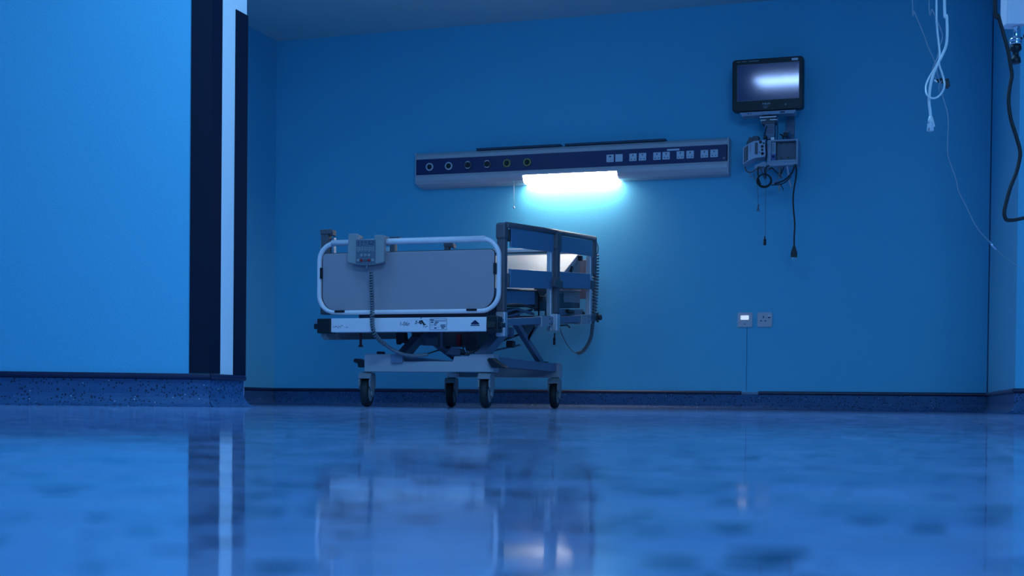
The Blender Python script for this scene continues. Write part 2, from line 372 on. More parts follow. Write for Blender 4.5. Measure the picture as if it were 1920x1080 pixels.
vs=[(-2.611+(1.446-z)*.35,y,z) for y,z in dp]+[(-2.0105,y,z) for y,z in dp]
d.add(vs,[tuple(range(k))[::-1],tuple(range(k,2*k))]+[(i,(i+1)%k,(i+1)%k+k,i+k) for i in range(k)]); d.build('lamp_diffuser',DIFF,bu)
MB().box(X1,X1+.006,8.096,YB,1.402,1.620).build('end_cap',HOUSE,bu,bevel=.001)
MB().box(X0-.005,X0,8.09,YB,1.425,1.620).build('end_cap',HOUSE,bu,bevel=.001)
m=MB(); m.box(-2.925,-2.375,8.10,8.17,1.620,1.633); m.box(-2.345,-1.715,8.10,8.17,1.620,1.633); m.build('top_slot_cover',mat('dark slot',(0.03,0.06,0.11),.6),bu)
MB().box(-1.700,-1.625,8.0885,8.0905,1.555,1.566).build('label_strip',SOCK,bu)
MB().box(-1.362,-1.351,8.0885,8.0905,1.492,1.502).build('label_sticker',MPLAST,bu)
# gas outlets
for i,x in enumerate((-3.234,-3.104,-2.974,-2.845,-2.715,-2.582)):
    rm=(SOCK,SOCK,DPLAST,DPLAST,BRASS,BRASS)[i]
    mb=MB(); mb.lathe([(0,.025),(.010,.025),(.012,.023),(.012,.0175),(.006,.0165),(.006,.003)],(x,8.0905,1.5265),(0,-1,0),28)
    g=mb.build('gas_outlet',rm,bu)
    if i<2: g['label']='white ringed gas outlet'
    elif i<4: g['label']='dark gas outlet with white marks above and below'
    else: g['label']='yellow ringed gas outlet'
    MB().lathe([(0,.0160),(.0125,.0160),(.0135,.014),(.0135,.006),(.010,.005)],(x,8.0905,1.5265),(0,-1,0),24).build('outlet_core',BLACK,g)
    if i in (2,3):
        mb=MB()
        for sgn in (1,-1):
            mb=MB()
            pts=[Vector((x+.0215*math.cos(a),8.0775,1.5265+sgn*.0215*math.sin(a))) for a in [math.radians(50+80*j/8) for j in range(9)]]
            mb.tube(pts,.0028,6)
            mb.build('outlet_mark',PRINT,g)
# sockets of the head unit
for i,x in enumerate((-2.052,-1.996,-1.909,-1.850,-1.761,-1.705,-1.618,-1.559,-1.473,-1.415)):
    r=.0225
    s_=MB().rbox(x-r,x+r,8.0855,8.0905,1.5265-r,1.5265+r,.002).build('socket' if i!=1 else 'blank_plate',SOCK,bu)
    h=MB()
    if i==0: h.rbox(x-.007,x+.007,8.0848,8.0858,1.533,1.541,.001); h.box(x-.012,x+.012,8.0850,8.0858,1.512,1.5135); h.build('data_port',INK,s_); s_['label']='data socket with one square port'
    elif i>1:
        h.box(x-.0028,x+.0028,8.0848,8.0858,1.533,1.543); h.box(x-.0135,x-.0065,8.0848,8.0858,1.512,1.5165); h.box(x+.0065,x+.0135,8.0848,8.0858,1.512,1.5165); h.build('pin_holes',INK,s_)
# pull cord hanging from the unit
pc=MB(); pc.tube([(-2.671,8.098,1.418),(-2.671,8.10,1.33),(-2.670,8.10,1.258)],.0013,6); pc.lathe([(0,.002),(.004,.005),(.012,.006),(.016,.003)],(-2.670,8.10,1.243),(0,0,1),10)
pc.lathe([(0,.004),(.004,.004)],(-2.671,8.094,1.416),(0,-1,0),10)
pc=pc.build('pull_cord',CABG,bu)
# ------------------------------------------------------------------ wall plates
pl=empty('wall_plate',(-1.232,YB,.498),'pale wall plate with a lit window, above the thin chased line in the back wall','wall plate')
MB().rbox(-1.276,-1.188,YB-.012,YB,.497,.583,.004).build('plate',PLATE,pl,bevel=.001)
MB().rbox(-1.258,-1.210,YB-.0145,YB-.012,.541,.566,.003).build('window',mat('lit indicator',(0.8,0.85,0.9),.3,emit=(.75,.85,1),estr=.7),pl)
MB().box(-1.240,-1.228,YB-.0130,YB-.0118,.514,.517).build('slot',INK,pl)
so=empty('wall_socket',(-1.115,YB,.498),'grey single wall socket with rocker switch, right of the plate with the lit window','socket')
MB().rbox(-1.159,-1.071,YB-.010,YB,.497,.583,.010).build('plate',PLATE,so,bevel=.001)
h=MB(); h.box(-1.1265,-1.1205,YB-.0108,YB-.0098,.549,.562); h.box(-1.142,-1.132,YB-.0108,YB-.0098,.530,.536); h.box(-1.116,-1.106,YB-.0108,YB-.0098,.530,.536); h.build('pin_holes',INK,so)
r_=MB().rbox(-1.096,-1.082,YB-.014,YB-.010,.548,.572,.002).build('rocker_switch',SOCK,so)
MB().rbox(-1.096,-1.082,YB-.0150,YB-.0138,.549,.556,.001).build('indicator',INK,r_)
# ------------------------------------------------------------------ patient monitor and its mount
mo=empty('patient_monitor',(-1.085,7.95,1.715),'black framed patient monitor with a reflecting grey screen, high on the back wall','monitor')
TILT=Matrix.Translation((-1.085,7.95,1.734))@Matrix.Rotation(math.radians(3.4),4,'X')@Matrix.Translation((1.085,-7.95,-1.734))
def tl(mb):
    mb.v=[TILT@v for v in mb.v]; return mb
tl(MB().rbox(-1.288,-.882,7.95,8.02,1.734,2.032,.018)).build('bezel',BEZEL,mo,bevel=.004)
tl(MB().box(-1.257,-.906,7.9475,7.951,1.795,1.999)).build('screen',SCREEN,mo)
fr=MB(); 
for a in ((-1.259,-.904,1.999,2.0005),(-1.259,-.904,1.7935,1.795),(-1.2585,-1.257,1.795,1.999),(-.906,-.9045,1.795,1.999)): fr.box(a[0],a[1],7.9470,7.951,a[2],a[3])
tl(fr).build('screen_edge',MPLAST,mo)
lp=lambda x,z:TILT@Vector((x,7.9492,z))
def mtext(b,s,x,z,m,sx=1):
    o=text(b,s,lp(x,z),m,mo,sx=sx); o.rotation_euler=(math.radians(3.4),0,0)
mtext('PHILIPS',.0145,-1.091,1.772,PRINT,1.0); mtext('IntelliVue',.0085,-1.093,1.759,mat('dim print',(.42,.42,.50),.5)); tl(MB().box(-1.107,-1.085,7.949,7.951,1.7485,1.7510)).build('small_print',MATS['dim print'],mo)
tl(MB().box(-.948,-.912,7.9485,7.951,2.009,2.022)).build('model_label',SOCK,mo); 
q=MB()
for a,b in ((-1.262,-1.240),(-1.232,-1.205),(-1.195,-1.135)): q.box(a,b,7.949,7.951,2.0185,2.021)
tl(q).build('bezel_marking',MATS['dim print'],mo)
q=MB(); q.rbox(-.985,-.977,7.949,7.951,1.758,1.768,.002); tl(q).build('indicator',MPLAST,mo)
q=MB(); q.rbox(-.963,-.957,7.949,7.951,1.760,1.767,.001); q.rbox(-.948,-.942,7.949,7.951,1.760,1.767,.001); tl(q).build('touch_key',DPLAST,mo)
st=MB(); st.prism([(-1.245,1.731),(-1.230,1.706),(-1.205,1.709),(-.965,1.711),(-.940,1.708),(-.928,1.713),(-.922,1.731)],7.953,8.03,lambda a,b,c:(a,c,b)); s2=st.build('front_strip',MODM,mo,bevel=.002)
MB().rbox(-1.012,-.985,7.951,7.9535,1.7165,1.724,.002).build('port',INK,s2); MB().box(-1.200,-1.190,7.951,7.9535,1.718,1.722).build('port',INK,s2); MB().box(-1.183,-1.176,7.951,7.9535,1.718,1.722).build('port',INK,s2)
MB().tube([(-1.112,7.953,1.722),(-1.108,7.950,1.714),(-1.095,7.949,1.711),(-1.080,7.949,1.711),(-1.067,7.950,1.714),(-1.063,7.953,1.722)],.0015,6).build('latch',MODM,s2)
mt=empty('monitor_mount',(-1.06,8.1,1.55),'grey wall mount with hinge plates and column, under the patient monitor','wall mount')
MB().rbox(-1.000,-.955,8.165,YB,1.565,1.80,.004).build('wall_channel',STEELD,mt,bevel=.002)
MB().box(-1.000,-.970,8.02,8.165,1.60,1.63).build('arm',STEELD,mt,bevel=.003)
q=MB(); q.box(-1.130,-1.033,7.955,8.04,1.694,1.701); q.box(-1.126,-1.093,7.955,8.04,1.677,1.683); q.box(-1.070,-1.027,7.955,8.04,1.677,1.683); q.build('hinge_plate',ALU,mt,bevel=.001)
q=MB(); q.box(-1.118,-1.040,7.97,8.04,1.660,1.706); q.build('hinge_block',DPLAST,mt,bevel=.002)
q=MB(); q.prism([(-1.103,1.665),(-1.098,1.600),(-1.100,1.574),(-1.048,1.574),(-1.045,1.600),(-1.045,1.665)],7.975,8.03,lambda a,b,c:(a,c,b)); q.build('column',MATS['grey painted steel'],mt,bevel=.003)
q=MB()
for i in range(5): q.box(-1.092,-1.052,7.9735,7.976,1.607+i*.010,1.610+i*.010)
q.build('vent_slot',DPLAST,mt)
MB().lathe([(0,.010),(.02,.010),(.022,.008)],(-1.095,7.975,1.583),(0,-1,0),14).build('clamp_knob',BLACK,mt)
MB().box(-.998,-.972,8.00,8.02,1.588,1.612).build('clamp',BLACK,mt,bevel=.002)
MB().box(-1.065,-1.043,7.96,7.99,1.5625,1.580).build('spacer_block',ALU,mt,bevel=.002)
MB().lathe([(0,.004),(.006,.004)],(-.962,8.165,1.625),(0,-1,0),10).build('screw',DPLAST,mt)
# module rack
mr_=empty('module_rack',(-.99,7.95,1.40),'pale rectangular module rack holding a clear insert, below the monitor mount','medical device')
xzy=lambda a,b,c:(a,c,b)
q=MB(); 
X_0,X_1,Z0_,Z1_=-1.082,-.906,1.432,1.562
q.box(X_0,X_0+.022,7.945,8.08,Z0_,Z1_); q.box(X_1-.012,X_1,7.945,8.08,Z0_,Z1_); q.box(X_0+.022,X_1-.012,7.945,8.08,Z1_-.010,Z1_); q.box(X_0+.022,X_1-.012,7.945,8.08,Z0_,Z0_+.012); q.box(X_0+.022,X_1-.012,8.02,8.08,Z0_+.012,Z1_-.010)
q.build('housing',MODM,mr_,bevel=.0015)
q=MB(); q.prism([(-1.155,1.418),(-1.100,1.440),(-1.083,1.432),(-.906,1.432),(-.906,1.412),(-1.06,1.409),(-1.10,1.407),(-1.150,1.392)],7.94,8.06,xzy); q.build('front_ledge',MATS['pale blue grey module'],mr_,bevel=.002)
q=MB(); q.box(-1.059,-1.034,7.955,8.02,Z0_+.014,Z1_-.012); mA=q.build('module',MODM,mr_,bevel=.001)
q=MB(); q.box(-1.058,-1.035,7.9525,7.9555,Z0_+.016,Z0_+.048,0); q.build('blue_connector_panel',mat('blue module panel',(0.05,0.12,0.40),.4),mA)
MB().lathe([(0,.0075),(.005,.0075),(.006,.004)],(-1.0465,7.953,Z0_+.034),(0,-1,0),14).build('connector',INK,mA)
q=MB()
for i in range(4): q.box(-1.052,-1.046,7.9535,7.9555,1.50+i*.011,1.503+i*.011)
q.build('module_marking',INK,mA)
q=MB(); q.box(-1.031,-.922,7.985,8.02,Z0_+.014,Z1_-.012); mB=q.build('clear_insert',MODD,mr_,bevel=.002)
for x in (-1.008,-.965):
    g=MB().lathe([(0,.0085),(.004,.0085),(.005,.0065)],(x,7.985,1.463),(0,-1,0),16).build('round_port',MPLAST,mB)
    MB().lathe([(0,.0055),(.0062,.0055)],(x,7.985,1.463),(0,-1,0),12).build('port_core',BLACK,g)
for x in (-1.015,-.982,-.945): MB().box(x,x+.014,7.978,7.985,1.539,1.546).build('clip',DPLAST,mB)
# vital signs module at the left of the rack
vm=empty('vital_signs_module',(-1.15,7.93,1.42),'small pale angled module with round ports and dark grille, left of the rack','medical device')
ou=[(-1.218,1.523),(-1.185,1.545),(-1.160,1.556),(-1.100,1.561),(-1.092,1.556),(-1.089,1.470),(-1.094,1.463),(-1.150,1.458),(-1.180,1.446),(-1.219,1.424)]
MB().prism(ou,7.925,8.03,xzy).build('body',mat('pale module body',(0.50,0.53,0.66),.4,noise=.02),vm,bevel=.003)
q=MB(); q.prism([(-1.212,1.518),(-1.189,1.534),(-1.189,1.449),(-1.212,1.433)],7.9225,7.926,xzy); gr=q.build('grille',DPLAST,vm)
MB().prism([(-1.2035,1.523),(-1.2015,1.524),(-1.2015,1.441),(-1.2035,1.440)],7.9215,7.9235,xzy).build('grille_bar',MPLAST,gr)
MB().rbox(-1.150,-1.133,7.9225,7.926,1.478,1.548,.008).build('handle_recess',DPLAST,vm)
for (x,z,r) in ((-1.118,1.5485,.0085),(-1.100,1.541,.005),(-1.108,1.5225,.0085),(-1.108,1.503,.0065),(-1.123,1.490,.003)):
    MB().lathe([(0,r),(.004,r),(.005,r*.7)],(x,7.926,z),(0,-1,0),16).build('port',BLACK,vm)
g=MB().lathe([(0,.009),(.003,.009),(.003,.006),(.001,.006)],(-1.106,7.926,1.482),(0,-1,0),16).build('ring_port',DPLAST,vm)
q=MB()
for i in range(5): q.box(-1.178,-1.173,7.9235,7.926,1.490+i*.010,1.493+i*.010)
q.build('marking',INK,vm)
q=MB(); q.obox((-1.195,7.98,1.545),(-1.175,7.98,1.585),.02,.03); q.box(-1.170,-1.135,7.96,8.02,1.560,1.592); q.build('rear_bracket',MATS['dark grey plastic'],vm,bevel=.003)
# cables of the monitor
def cable(name,pts,r,m,label,cat='cable',Y=None,group=None,sub=8,seg=8):
    return tag(MB().tube([p if len(p)==3 else P(p[0],p[1],Y=Y) for p in pts],r,seg,sub=sub).build(name,m),label,cat,group)
def plug_two_pin(parent,c):
    x,y,z=c
    q=MB(); q.prism([(x-.006,z),(x+.006,z),(x+.018,z-.040),(x+.018,z-.064),(x-.018,z-.064),(x-.018,z-.040)],y-.008,y+.008,xzy); b=q.build('plug',BLACK,parent,bevel=.002)
    for s in (-.010,.010): MB().tube([(x+s,y,z-.062),(x+s,y,z-.080)],.0022,8).build('pin',ALU,b)
pw=empty('power_cable',P(1488,310,Y=7.93),'thick black power cable hanging to a two-pin plug, right below the module rack','cable')
cp=[(1452,345),(1470,338),(1484,325),(1491,309),(1493,318),(1492,335),(1489,352),(1487,372),(1488,395),(1490,420),(1489,445),(1489,462)]
MB().tube([P(a,b,Y=7.93) for a,b in cp],.0046,8,sub=8).build('cord',RUBBER,pw); e=P(1489,461,Y=7.93); plug_two_pin(pw,tuple(e))
sc=empty('sensor_cable',P(1436,300,Y=7.92),'thin dark sensor cable ending in a slim black connector, left of the power cable','cable')
MB().tube([P(a,b,Y=7.92) for a,b in ((1437,300),(1437,330),(1436,360),(1435,400),(1435,438),(1434,446))],.0011,6,sub=6).build('cord',DPLAST,sc)
e=P(1434,443,Y=7.92); MB().lathe([(0,.003),(-.014,.004),(-.018,.008),(-.050,.0085),(-.052,.006)],e,(0,0,1),12).build('connector',BLACK,sc)
ec=empty('lead_cable',P(1420,340,Y=7.93),'short dark lead hanging below the left module, ending in a small clip','cable')
MB().tube([P(a,b,Y=7.93) for a,b in ((1413,325),(1419,345),(1421,365),(1421,378),(1422,385))],.0014,6,sub=6).build('cord',DPLAST,ec)
MB().obox(P(1423,383,Y=7.93),P(1420,396,Y=7.93),.007,.007).build('clip',DPLAST,ec); MB().obox(P(1421,385,Y=7.93),P(1424,397,Y=7.93),.004,.004).build('clip_lever',DPLAST,ec)
for r0,rr,lab in ((13.5,0,'outer turn of the black cable coil hanging below the left module'),):
    mb=MB(); c0=(1433,339)
    for k in range(2):
        pts=[P(c0[0]+(13.5-k*1.2)*math.cos(a),c0[1]+(12.5-k)*math.sin(a)-k,Y=7.91+.008*k) for a in [2*math.pi*i/24 for i in range(24)]]
        mb.tube(pts,.0042,7,closed=True)
    mb.tube([P(a,b,Y=7.92) for a,b in ((1422,312),(1421,322),(1422,335),(1426,345))],.004,7,sub=6)
    mb.tube([P(a,b,Y=7.93) for a,b in ((1436,334),(1434,322),(1436,314),(1442,310))],.004,7,sub=6)
    tag(mb.build('coiled_power_cable',RUBBER),'thick black cable coiled in a ring below the left module','cable')
cable('cable_loop',[(1446,347),(1460,346),(1472,342),(1484,330)],.003,RUBBER,'black cable bow running right from the coiled ring under the rack',Y=7.94)
cable('cable_loop',[(1441,318),(1447,315),(1455,322),(1463,327),(1470,312)],.0035,RUBBER,'short black cable arch directly beneath the module rack',Y=7.95)
cable('lead_wire',[(1396,312),(1400,321),(1409,323),(1420,316),(1432,313)],.004,DPLAST,'grey lead drooping under the angled left module',Y=7.94)
cable('lead_wire',[(1403,318),(1407,330),(1416,336),(1425,336)],.002,MPLAST,'thin grey lead joining the black ring from the left',Y=7.94)
cable('lead_wire',[(1425,312),(1430,325),(1435,335),(1438,312)],.0035,DPLAST,'dark doubled lead passing through the top of the black ring',Y=7.93)
cable('lead_wire',[(1446,345),(1456,340),(1463,330),(1468,322)],.003,MPLAST,'grey lead behind the black arch beneath the module rack',Y=7.96)
q=MB(); q.obox(P(1463,312,Y=7.95),P(1461,330,Y=7.95),.022,.014); q.obox(P(1461,328,Y=7.95),P(1466,334,Y=7.95),.010,.010)
tag(q.build('cable_connector',MATS['dark grey plastic'],bevel=.002),'dark wedge connector hanging from the underside of the module rack','connector')
q=MB(); q.obox(P(1476,312,Y=7.95),P(1479,330,Y=7.95),.012,.012); q.obox(P(1479,336,Y=7.95),P(1484,352,Y=7.95),.012,.012); q.tube([P(1479,328,Y=7.95),P(1481,334,Y=7.95),P(1480,338,Y=7.95)],.004,6)
tag(q.build('cable_connector',MODM,bevel=.002),'pale jointed connector hanging beside the power cable','connector')
q=MB(); q.obox(P(1462,344,Y=7.95),P(1461,354,Y=7.95),.016,.012); q.obox(P(1462,352,Y=7.95),P(1460,359,Y=7.95),.010,.008)
tag(q.build('cable_connector',MPLAST,bevel=.002),'small grey connector hanging lowest beneath the module rack','connector')
cable('lead_wire',[(1464,345),(1467,352),(1469,357)],.0025,BLACK,'short black wire end beside the lowest grey connector',Y=7.945)
cable('mount_cable',[(1438,236),(1434,250),(1432,262)],.003,RUBBER,'black cable running down the left of the mount column',Y=7.97)
cable('mount_cable',[(1458,232),(1458,248),(1457,262)],.0022,RUBBER,'thin black cable running down the right of the mount column',Y=7.965)
cable('mount_cable',[(1462,252),(1467,254),(1469,262)],.004,RUBBER,'short black cable bending behind the top of the module rack',Y=8.00)
cable('mount_cable',[(1438,262),(1436,272),(1438,290),(1436,302)],.003,RUBBER,'black cable between the left module and the module rack',Y=7.925)
# ------------------------------------------------------------------ things hanging at the right, close to the camera
DD=2.75
def PD(px,py,d=DD): return P(px,py,D=d)
dr=empty('ceiling_drop_pole',(0,0,HC),'white square drop pole from the ceiling with a chrome coupling and black knob','pole')
c=PD(1900,20,2.85); cx,cy=c.x,c.y; dr.location=(cx,cy,HC); WO[dr.name]=Vector((cx,cy,HC))
zb=PD(1900,50,2.85).z
hw=.0205
rotq=Matrix.Translation((cx,cy,0))@Matrix.Rotation(YAW,4,'Z')
def loc_(mb): mb.v=[rotq@v for v in mb.v]; return mb
loc_(MB().rbox(-hw,hw,-hw,hw,zb,HC-.02,.004,'Z')).build('pole',WHITE,dr,bevel=.002)
loc_(MB().rbox(-.25,.08,-.15,.15,HC-.03,HC,.02,'Z')).build('ceiling_plate',WHITE,dr,bevel=.003)
s=PD(1905,60,2.85); kx=s.x; ky=s.y
zf=lambda py: PD(1905,py,2.85).z
kn=MB().lathe([(zf(50)-zf(86),.0075),(zf(53)-zf(86),.0075),(zf(55)-zf(86),.004),(zf(68)-zf(86),.0055),(zf(72)-zf(86),.0055),(zf(72)-zf(86),.013),(zf(78)-zf(86),.0135),(zf(79)-zf(86),.011),(zf(81)-zf(86),.013),(zf(84)-zf(86),.012)][::-1],(kx,ky,zf(86)),(0,0,1),24).build('coupling',CHROME,dr); kn['label']='chrome coupling'
MB().lathe([(0,.0105),(-.004,.012),(-.010,.0115),(-.014,.006),(-.022,.006),(-.027,.010),(-.036,.011),(-.038,.008)],(kx,ky,zf(85)),(0,0,1),24).build('knob',BLACK,dr)
MB().box(kx+.014,kx+.05,ky-.01,ky+.01,zf(72),zf(66)).build('side_lever',BLACK,dr,bevel=.003)
MB().box(kx+.013,kx+.05,ky+.01,ky+.03,zf(40),zf(22)).build('side_bracket',BLACK,dr,bevel=.002)
def hang(name,px,r,m,label,parts=None,d=DD,cat='cable',topx=None):
    pts=[PD(a,b,d+(c[0] if c else 0)) for a,b,*c in px]
    top=pts[0]; tx=Vector((top.x-.01,top.y,HC-.02)) if topx is None else Vector(topx)
    pre=[tx, Vector((top.x-.006,top.y,1.7)), Vector((top.x-.002,top.y,1.2))]
    return pre+pts
ew=empty('ethernet_cable',PD(1745,246),'thick white network cable hanging to a clear plug, centre of the hanging cables','cable')
MB().tube(hang('',[(1771,0),(1775,30),(1776,62),(1774,85),(1766,105),(1757,122),(1749,143),(1744,165),(1742,190),(1744,208),(1745,220)],0,0,''),.0028,10,sub=8).build('cord',CABW,ew)
e0=PD(1745,218); e1=PD(1745,231); e2=PD(1744,246)
q=MB(); q.tube([e0,PD(1745,224),e1],[.0035,.0055,.0055],10); q.build('boot',CABW,ew)
q=MB(); q.obox(e1,e2,.0117,.009); pg=q.build('plug',mat('clear plug',(0.75,0.75,0.8),.25,spec=.8),ew,bevel=.0008)
q=MB(); q.obox(PD(1745,241)+Vector((-.003,-.006,0)),PD(1744.5,245)+Vector((-.003,-.006,0)),.006,.002); q.build('contacts',MPLAST,pg)
q=MB(); q.obox(PD(1749,225)+Vector((0,-.003,0)),PD(1752,238)+Vector((0,-.003,0)),.004,.002); q.build('latch',CABW,pg)
kl=hang('',[(1756,0),(1757,50,0.01),(1760,80,.012),(1762,100,.012),(1761,120,.012),(1766,136,.01),(1770,150,.0),(1771,160,-.01),(1767,172,-.012),(1758,182,-.012),(1747,184,-.012),(1738,177,-.008),(1736,163,.008),(1741,148,.014),(1750,133,.014),(1755,125,.014)],0,0,'')
tag(MB().tube(kl,.0019,8,sub=8).build('looped_cable',CABW),'thin white cable knotted in a loop around the network cable','cable')
sl_=empty('sensor_lead',PD(1860,460),'long thin grey lead sagging right from the knot to a bright metal tip','cable')
MB().tube(hang('',[(1711,0),(1715,22),(1724,45),(1732,65),(1740,88),(1750,110),(1756,124,.02),(1758,140,.02),(1764,160,.02),(1768,182,.02),(1775,205,.01),(1778,225),(1777,260),(1777,290),(1785,315),(1793,338),(1797,358),(1807,378),(1817,398),(1825,415),(1838,435),(1855,453)],0,0,''),.0010,6,sub=8).build('cord',CABG,sl_)
MB().tube([PD(1854,452),PD(1868,468)],.0021,8).build('metal_tip',CHROME,sl_)
MB().tube([PD(1867,467),PD(1885,484),PD(1903,495),PD(1925,508)],.0005,6,sub=6).build('fine_wire',CABG,sl_)
cl=empty('clip_lead',PD(1767,160),'faint thin lead with a small black clip, right of the white cable knot','cable')
MB().tube(hang('',[(1742,0),(1748,18),(1756,36,.02),(1763,52,.02),(1767,66,.02),(1766,76,.02),(1762,88,.02),(1757,110,.02),(1750,125,.02),(1748,138,.02),(1756,148,.02)],0,0,''),.0010,6,sub=8).build('cord',CABG,cl)
q=MB(); q.prism([(0,0),(.014,.004),(.017,.001),(.028,.003),(.030,-.006),(.031,-.011),(.026,-.018),(.022,-.016),(.021,-.008),(.012,-.005),(.002,-.004)],-.005,.005,lambda a,b,c_:tuple(PD(1753,150,DD+.03)+Vector((a*math.cos(YAW),a*math.sin(YAW)+c_,b)))); q.build('clip',BLACK,cl,bevel=.001)
MB().tube([PD(1752,150,DD+.025),PD(1757,154,DD+.025)],.0018,8).build('clip_tip',CABW,cl)
MB().tube([PD(1766,152,DD+.015),PD(1761,158,DD+.012),PD(1761,170,DD+.012),PD(1765,180,DD+.015)],.0008,6,sub=6).build('lead_end',CABG,cl)
bk=hang('',[(1866,0),(1872,30),(1881,62),(1890,95),(1895,125),(1897,142),(1893,165),(1891,190),(1895,222),(1905,255),(1912,280),(1912,297),(1906,322),(1895,350),(1887,378),(1883,398),(1886,411),(1895,413),(1910,411),(1930,405),(1950,390)],0,0,'')
tag(MB().tube(bk,.0038,10,sub=8).build('black_hanging_cable',RUBBER),'thick black cable hanging and turning right at its low end, beside the drop pole','cable')
# ------------------------------------------------------------------ the hospital bed
SL=.075
def tz(z,y): return z+(y-6.1)*SL
bed=empty('hospital_bed',(-2.5,6.8,0),'hospital bed with white tubular foot end, tilted head-up, against the back wall','bed')
# base
ou=[(-2.784,.172),(-2.112,.172),(-2.112,.258),(-2.232,.258),(-2.240,.248),(-2.313,.248),(-2.320,.223),(-2.600,.223),(-2.618,.259),(-2.784,.259)]
MB().prism(ou,6.12,6.20,xzy).build('base_crossbar',BASEP,bed,bevel=.004)
MB().box(-2.796,-2.148,7.36,7.43,.174,.255).build('base_crossbar',BASEP,bed,bevel=.004)
MB().box(-2.235,-2.165,6.20,7.36,.205,.252).build('base_side_beam',STEELD,bed,bevel=.004)
MB().box(-2.77,-2.70,6.20,7.36,.205,.252).build('base_side_beam',STEELD,bed,bevel=.004)
MB().prism([(-2.640,.262),(-2.590,.250),(-2.33,.226),(-2.33,.215),(-2.64,.215)],6.205,6.30,xzy).build('base_cover',STEELD,bed,bevel=.002)
MB().rbox(-2.635,-2.575,6.105,6.121,.215,.258,.006).build('pivot_bracket',STEELD,bed,bevel=.001)
MB().rbox(-2.722,-2.694,6.13,6.17,.259,.272,.004).build('rubber_stop',BLACK,bed)
MB().rbox(-2.248,-2.226,7.37,7.41,.255,.264,.003).build('rubber_stop',BLACK,bed)
q=MB(); q.prism([(-2.848,.229),(-2.842,.238),(-2.824,.237),(-2.784,.218),(-2.784,.194),(-2.822,.194),(-2.826,.214),(-2.846,.219)],6.13,6.19,xzy); q.build('brake_pedal',BLACK,bed,bevel=.003)
q=MB(); q.prism([(-2.136,.230),(-2.128,.238),(-2.106,.238),(-2.094,.226),(-2.040,.192),(-2.112,.192),(-2.124,.212)],6.09,6.15,xzy); q.build('brake_pedal',BLACK,bed,bevel=.003)
MB().box(-2.32,-2.285,7.33,7.36,.222,.238).build('pedal_mark',REDM,bed,bevel=.002)
def caster(x,y,yaw):
    ca=math.radians(yaw); ax_=Vector((math.cos(ca),math.sin(ca),0)); fw=Vector((-math.sin(ca),math.cos(ca),0)); o=Vector((x,y,0))
    def fr_(a,b,c_): return tuple(o+ax_*c_+fw*a+Vector((0,0,b)))
    mb=MB()
    arch=[(-.014,.058),(-.018,.078),(-.050,.100),(-.056,.125),(-.036,.150),(-.024,.160),(.034,.160),(.050,.142),(.052,.108),(.026,.072),(.016,.055),(.002,.050)]
    mb.prism(arch,.0225,.031,fr_); mb.prism(arch,-.031,-.0225,fr_)
    top=[(-.054,.138),(-.034,.152),(.034,.152),(.050,.136),(.052,.146),(.038,.168),(-.036,.168),(-.056,.150)]
    mb.prism(top,-.031,.031,fr_)
    mb.lathe([(0,.024),(.012,.024)],o+fw*0+Vector((0,0,.162)),(0,0,1),20)
    c_=mb.build('caster',MPLAST,bed,bevel=.002)
    R=.070
    MB().lathe([(-.019,.048),(-.020,.056),(-.018,.064),(-.009,.0695),(0,.070),(.009,.0695),(.018,.064),(.020,.056),(.019,.048)],o+Vector((0,0,R)),ax_,32).build('tyre',RUBBER,c_)
    MB().lathe([(-.021,.014),(-.0205,.040),(-.016,.049),(.016,.049),(.0205,.040),(.021,.014)],o+Vector((0,0,R)),ax_,28).build('hub',MPLAST,c_)
caster(-2.790,6.17,9); caster(-2.165,6.17,6); caster(-2.803,7.38,9); caster(-2.185,7.40,5)
MB().box(-2.815,-2.748,7.325,7.36,.171,.196).build('caster_socket',WHITE,bed,bevel=.003)
# lift arms
def arm(a,b,w_=.05,h=.05,name='lift_arm',m=STEELD):
    q=MB(); q.obox(a,b,w_,h); return q.build(name,m,bed,bevel=.004)
arm((-2.72,6.40,.235),(-2.72,6.74,.405)); arm((-2.22,6.24,.245),(-2.22,6.60,.405)); arm((-2.22,6.76,.455),(-2.22,7.28,.235),.03,.035); arm((-2.72,6.66,.405),(-2.72,7.36,.255),.03,.04)
arm((-2.22,7.15,.47),(-2.22,6.95,.37),.03,.035)
q=MB(); q.prism([(6.55,.42),(6.95,.46),(6.80,.33),(6.70,.33)],-2.74,-2.68,yzx); q.build('lift_bracket',STEELD,bed,bevel=.003)
q=MB(); q.prism([(6.85,.45),(7.12,.465),(6.98,.37)],-2.235,-2.205,yzx); q.build('lift_bracket',DPLAST,bed,bevel=.003)
MB().obox((-2.72,6.74,.395),(-2.22,6.74,.395),.05,.05).build('lift_cross_tube',STEELD,bed,bevel=.004)
MB().tube([(-2.30,6.25,.262),(-2.26,6.98,.398)],.006,8).build('gas_spring',DPLAST,bed)
MB().tube([(-2.32,6.35,.258),(-2.30,7.1,.345)],.005,8).build('gas_spring',STEELD,bed)
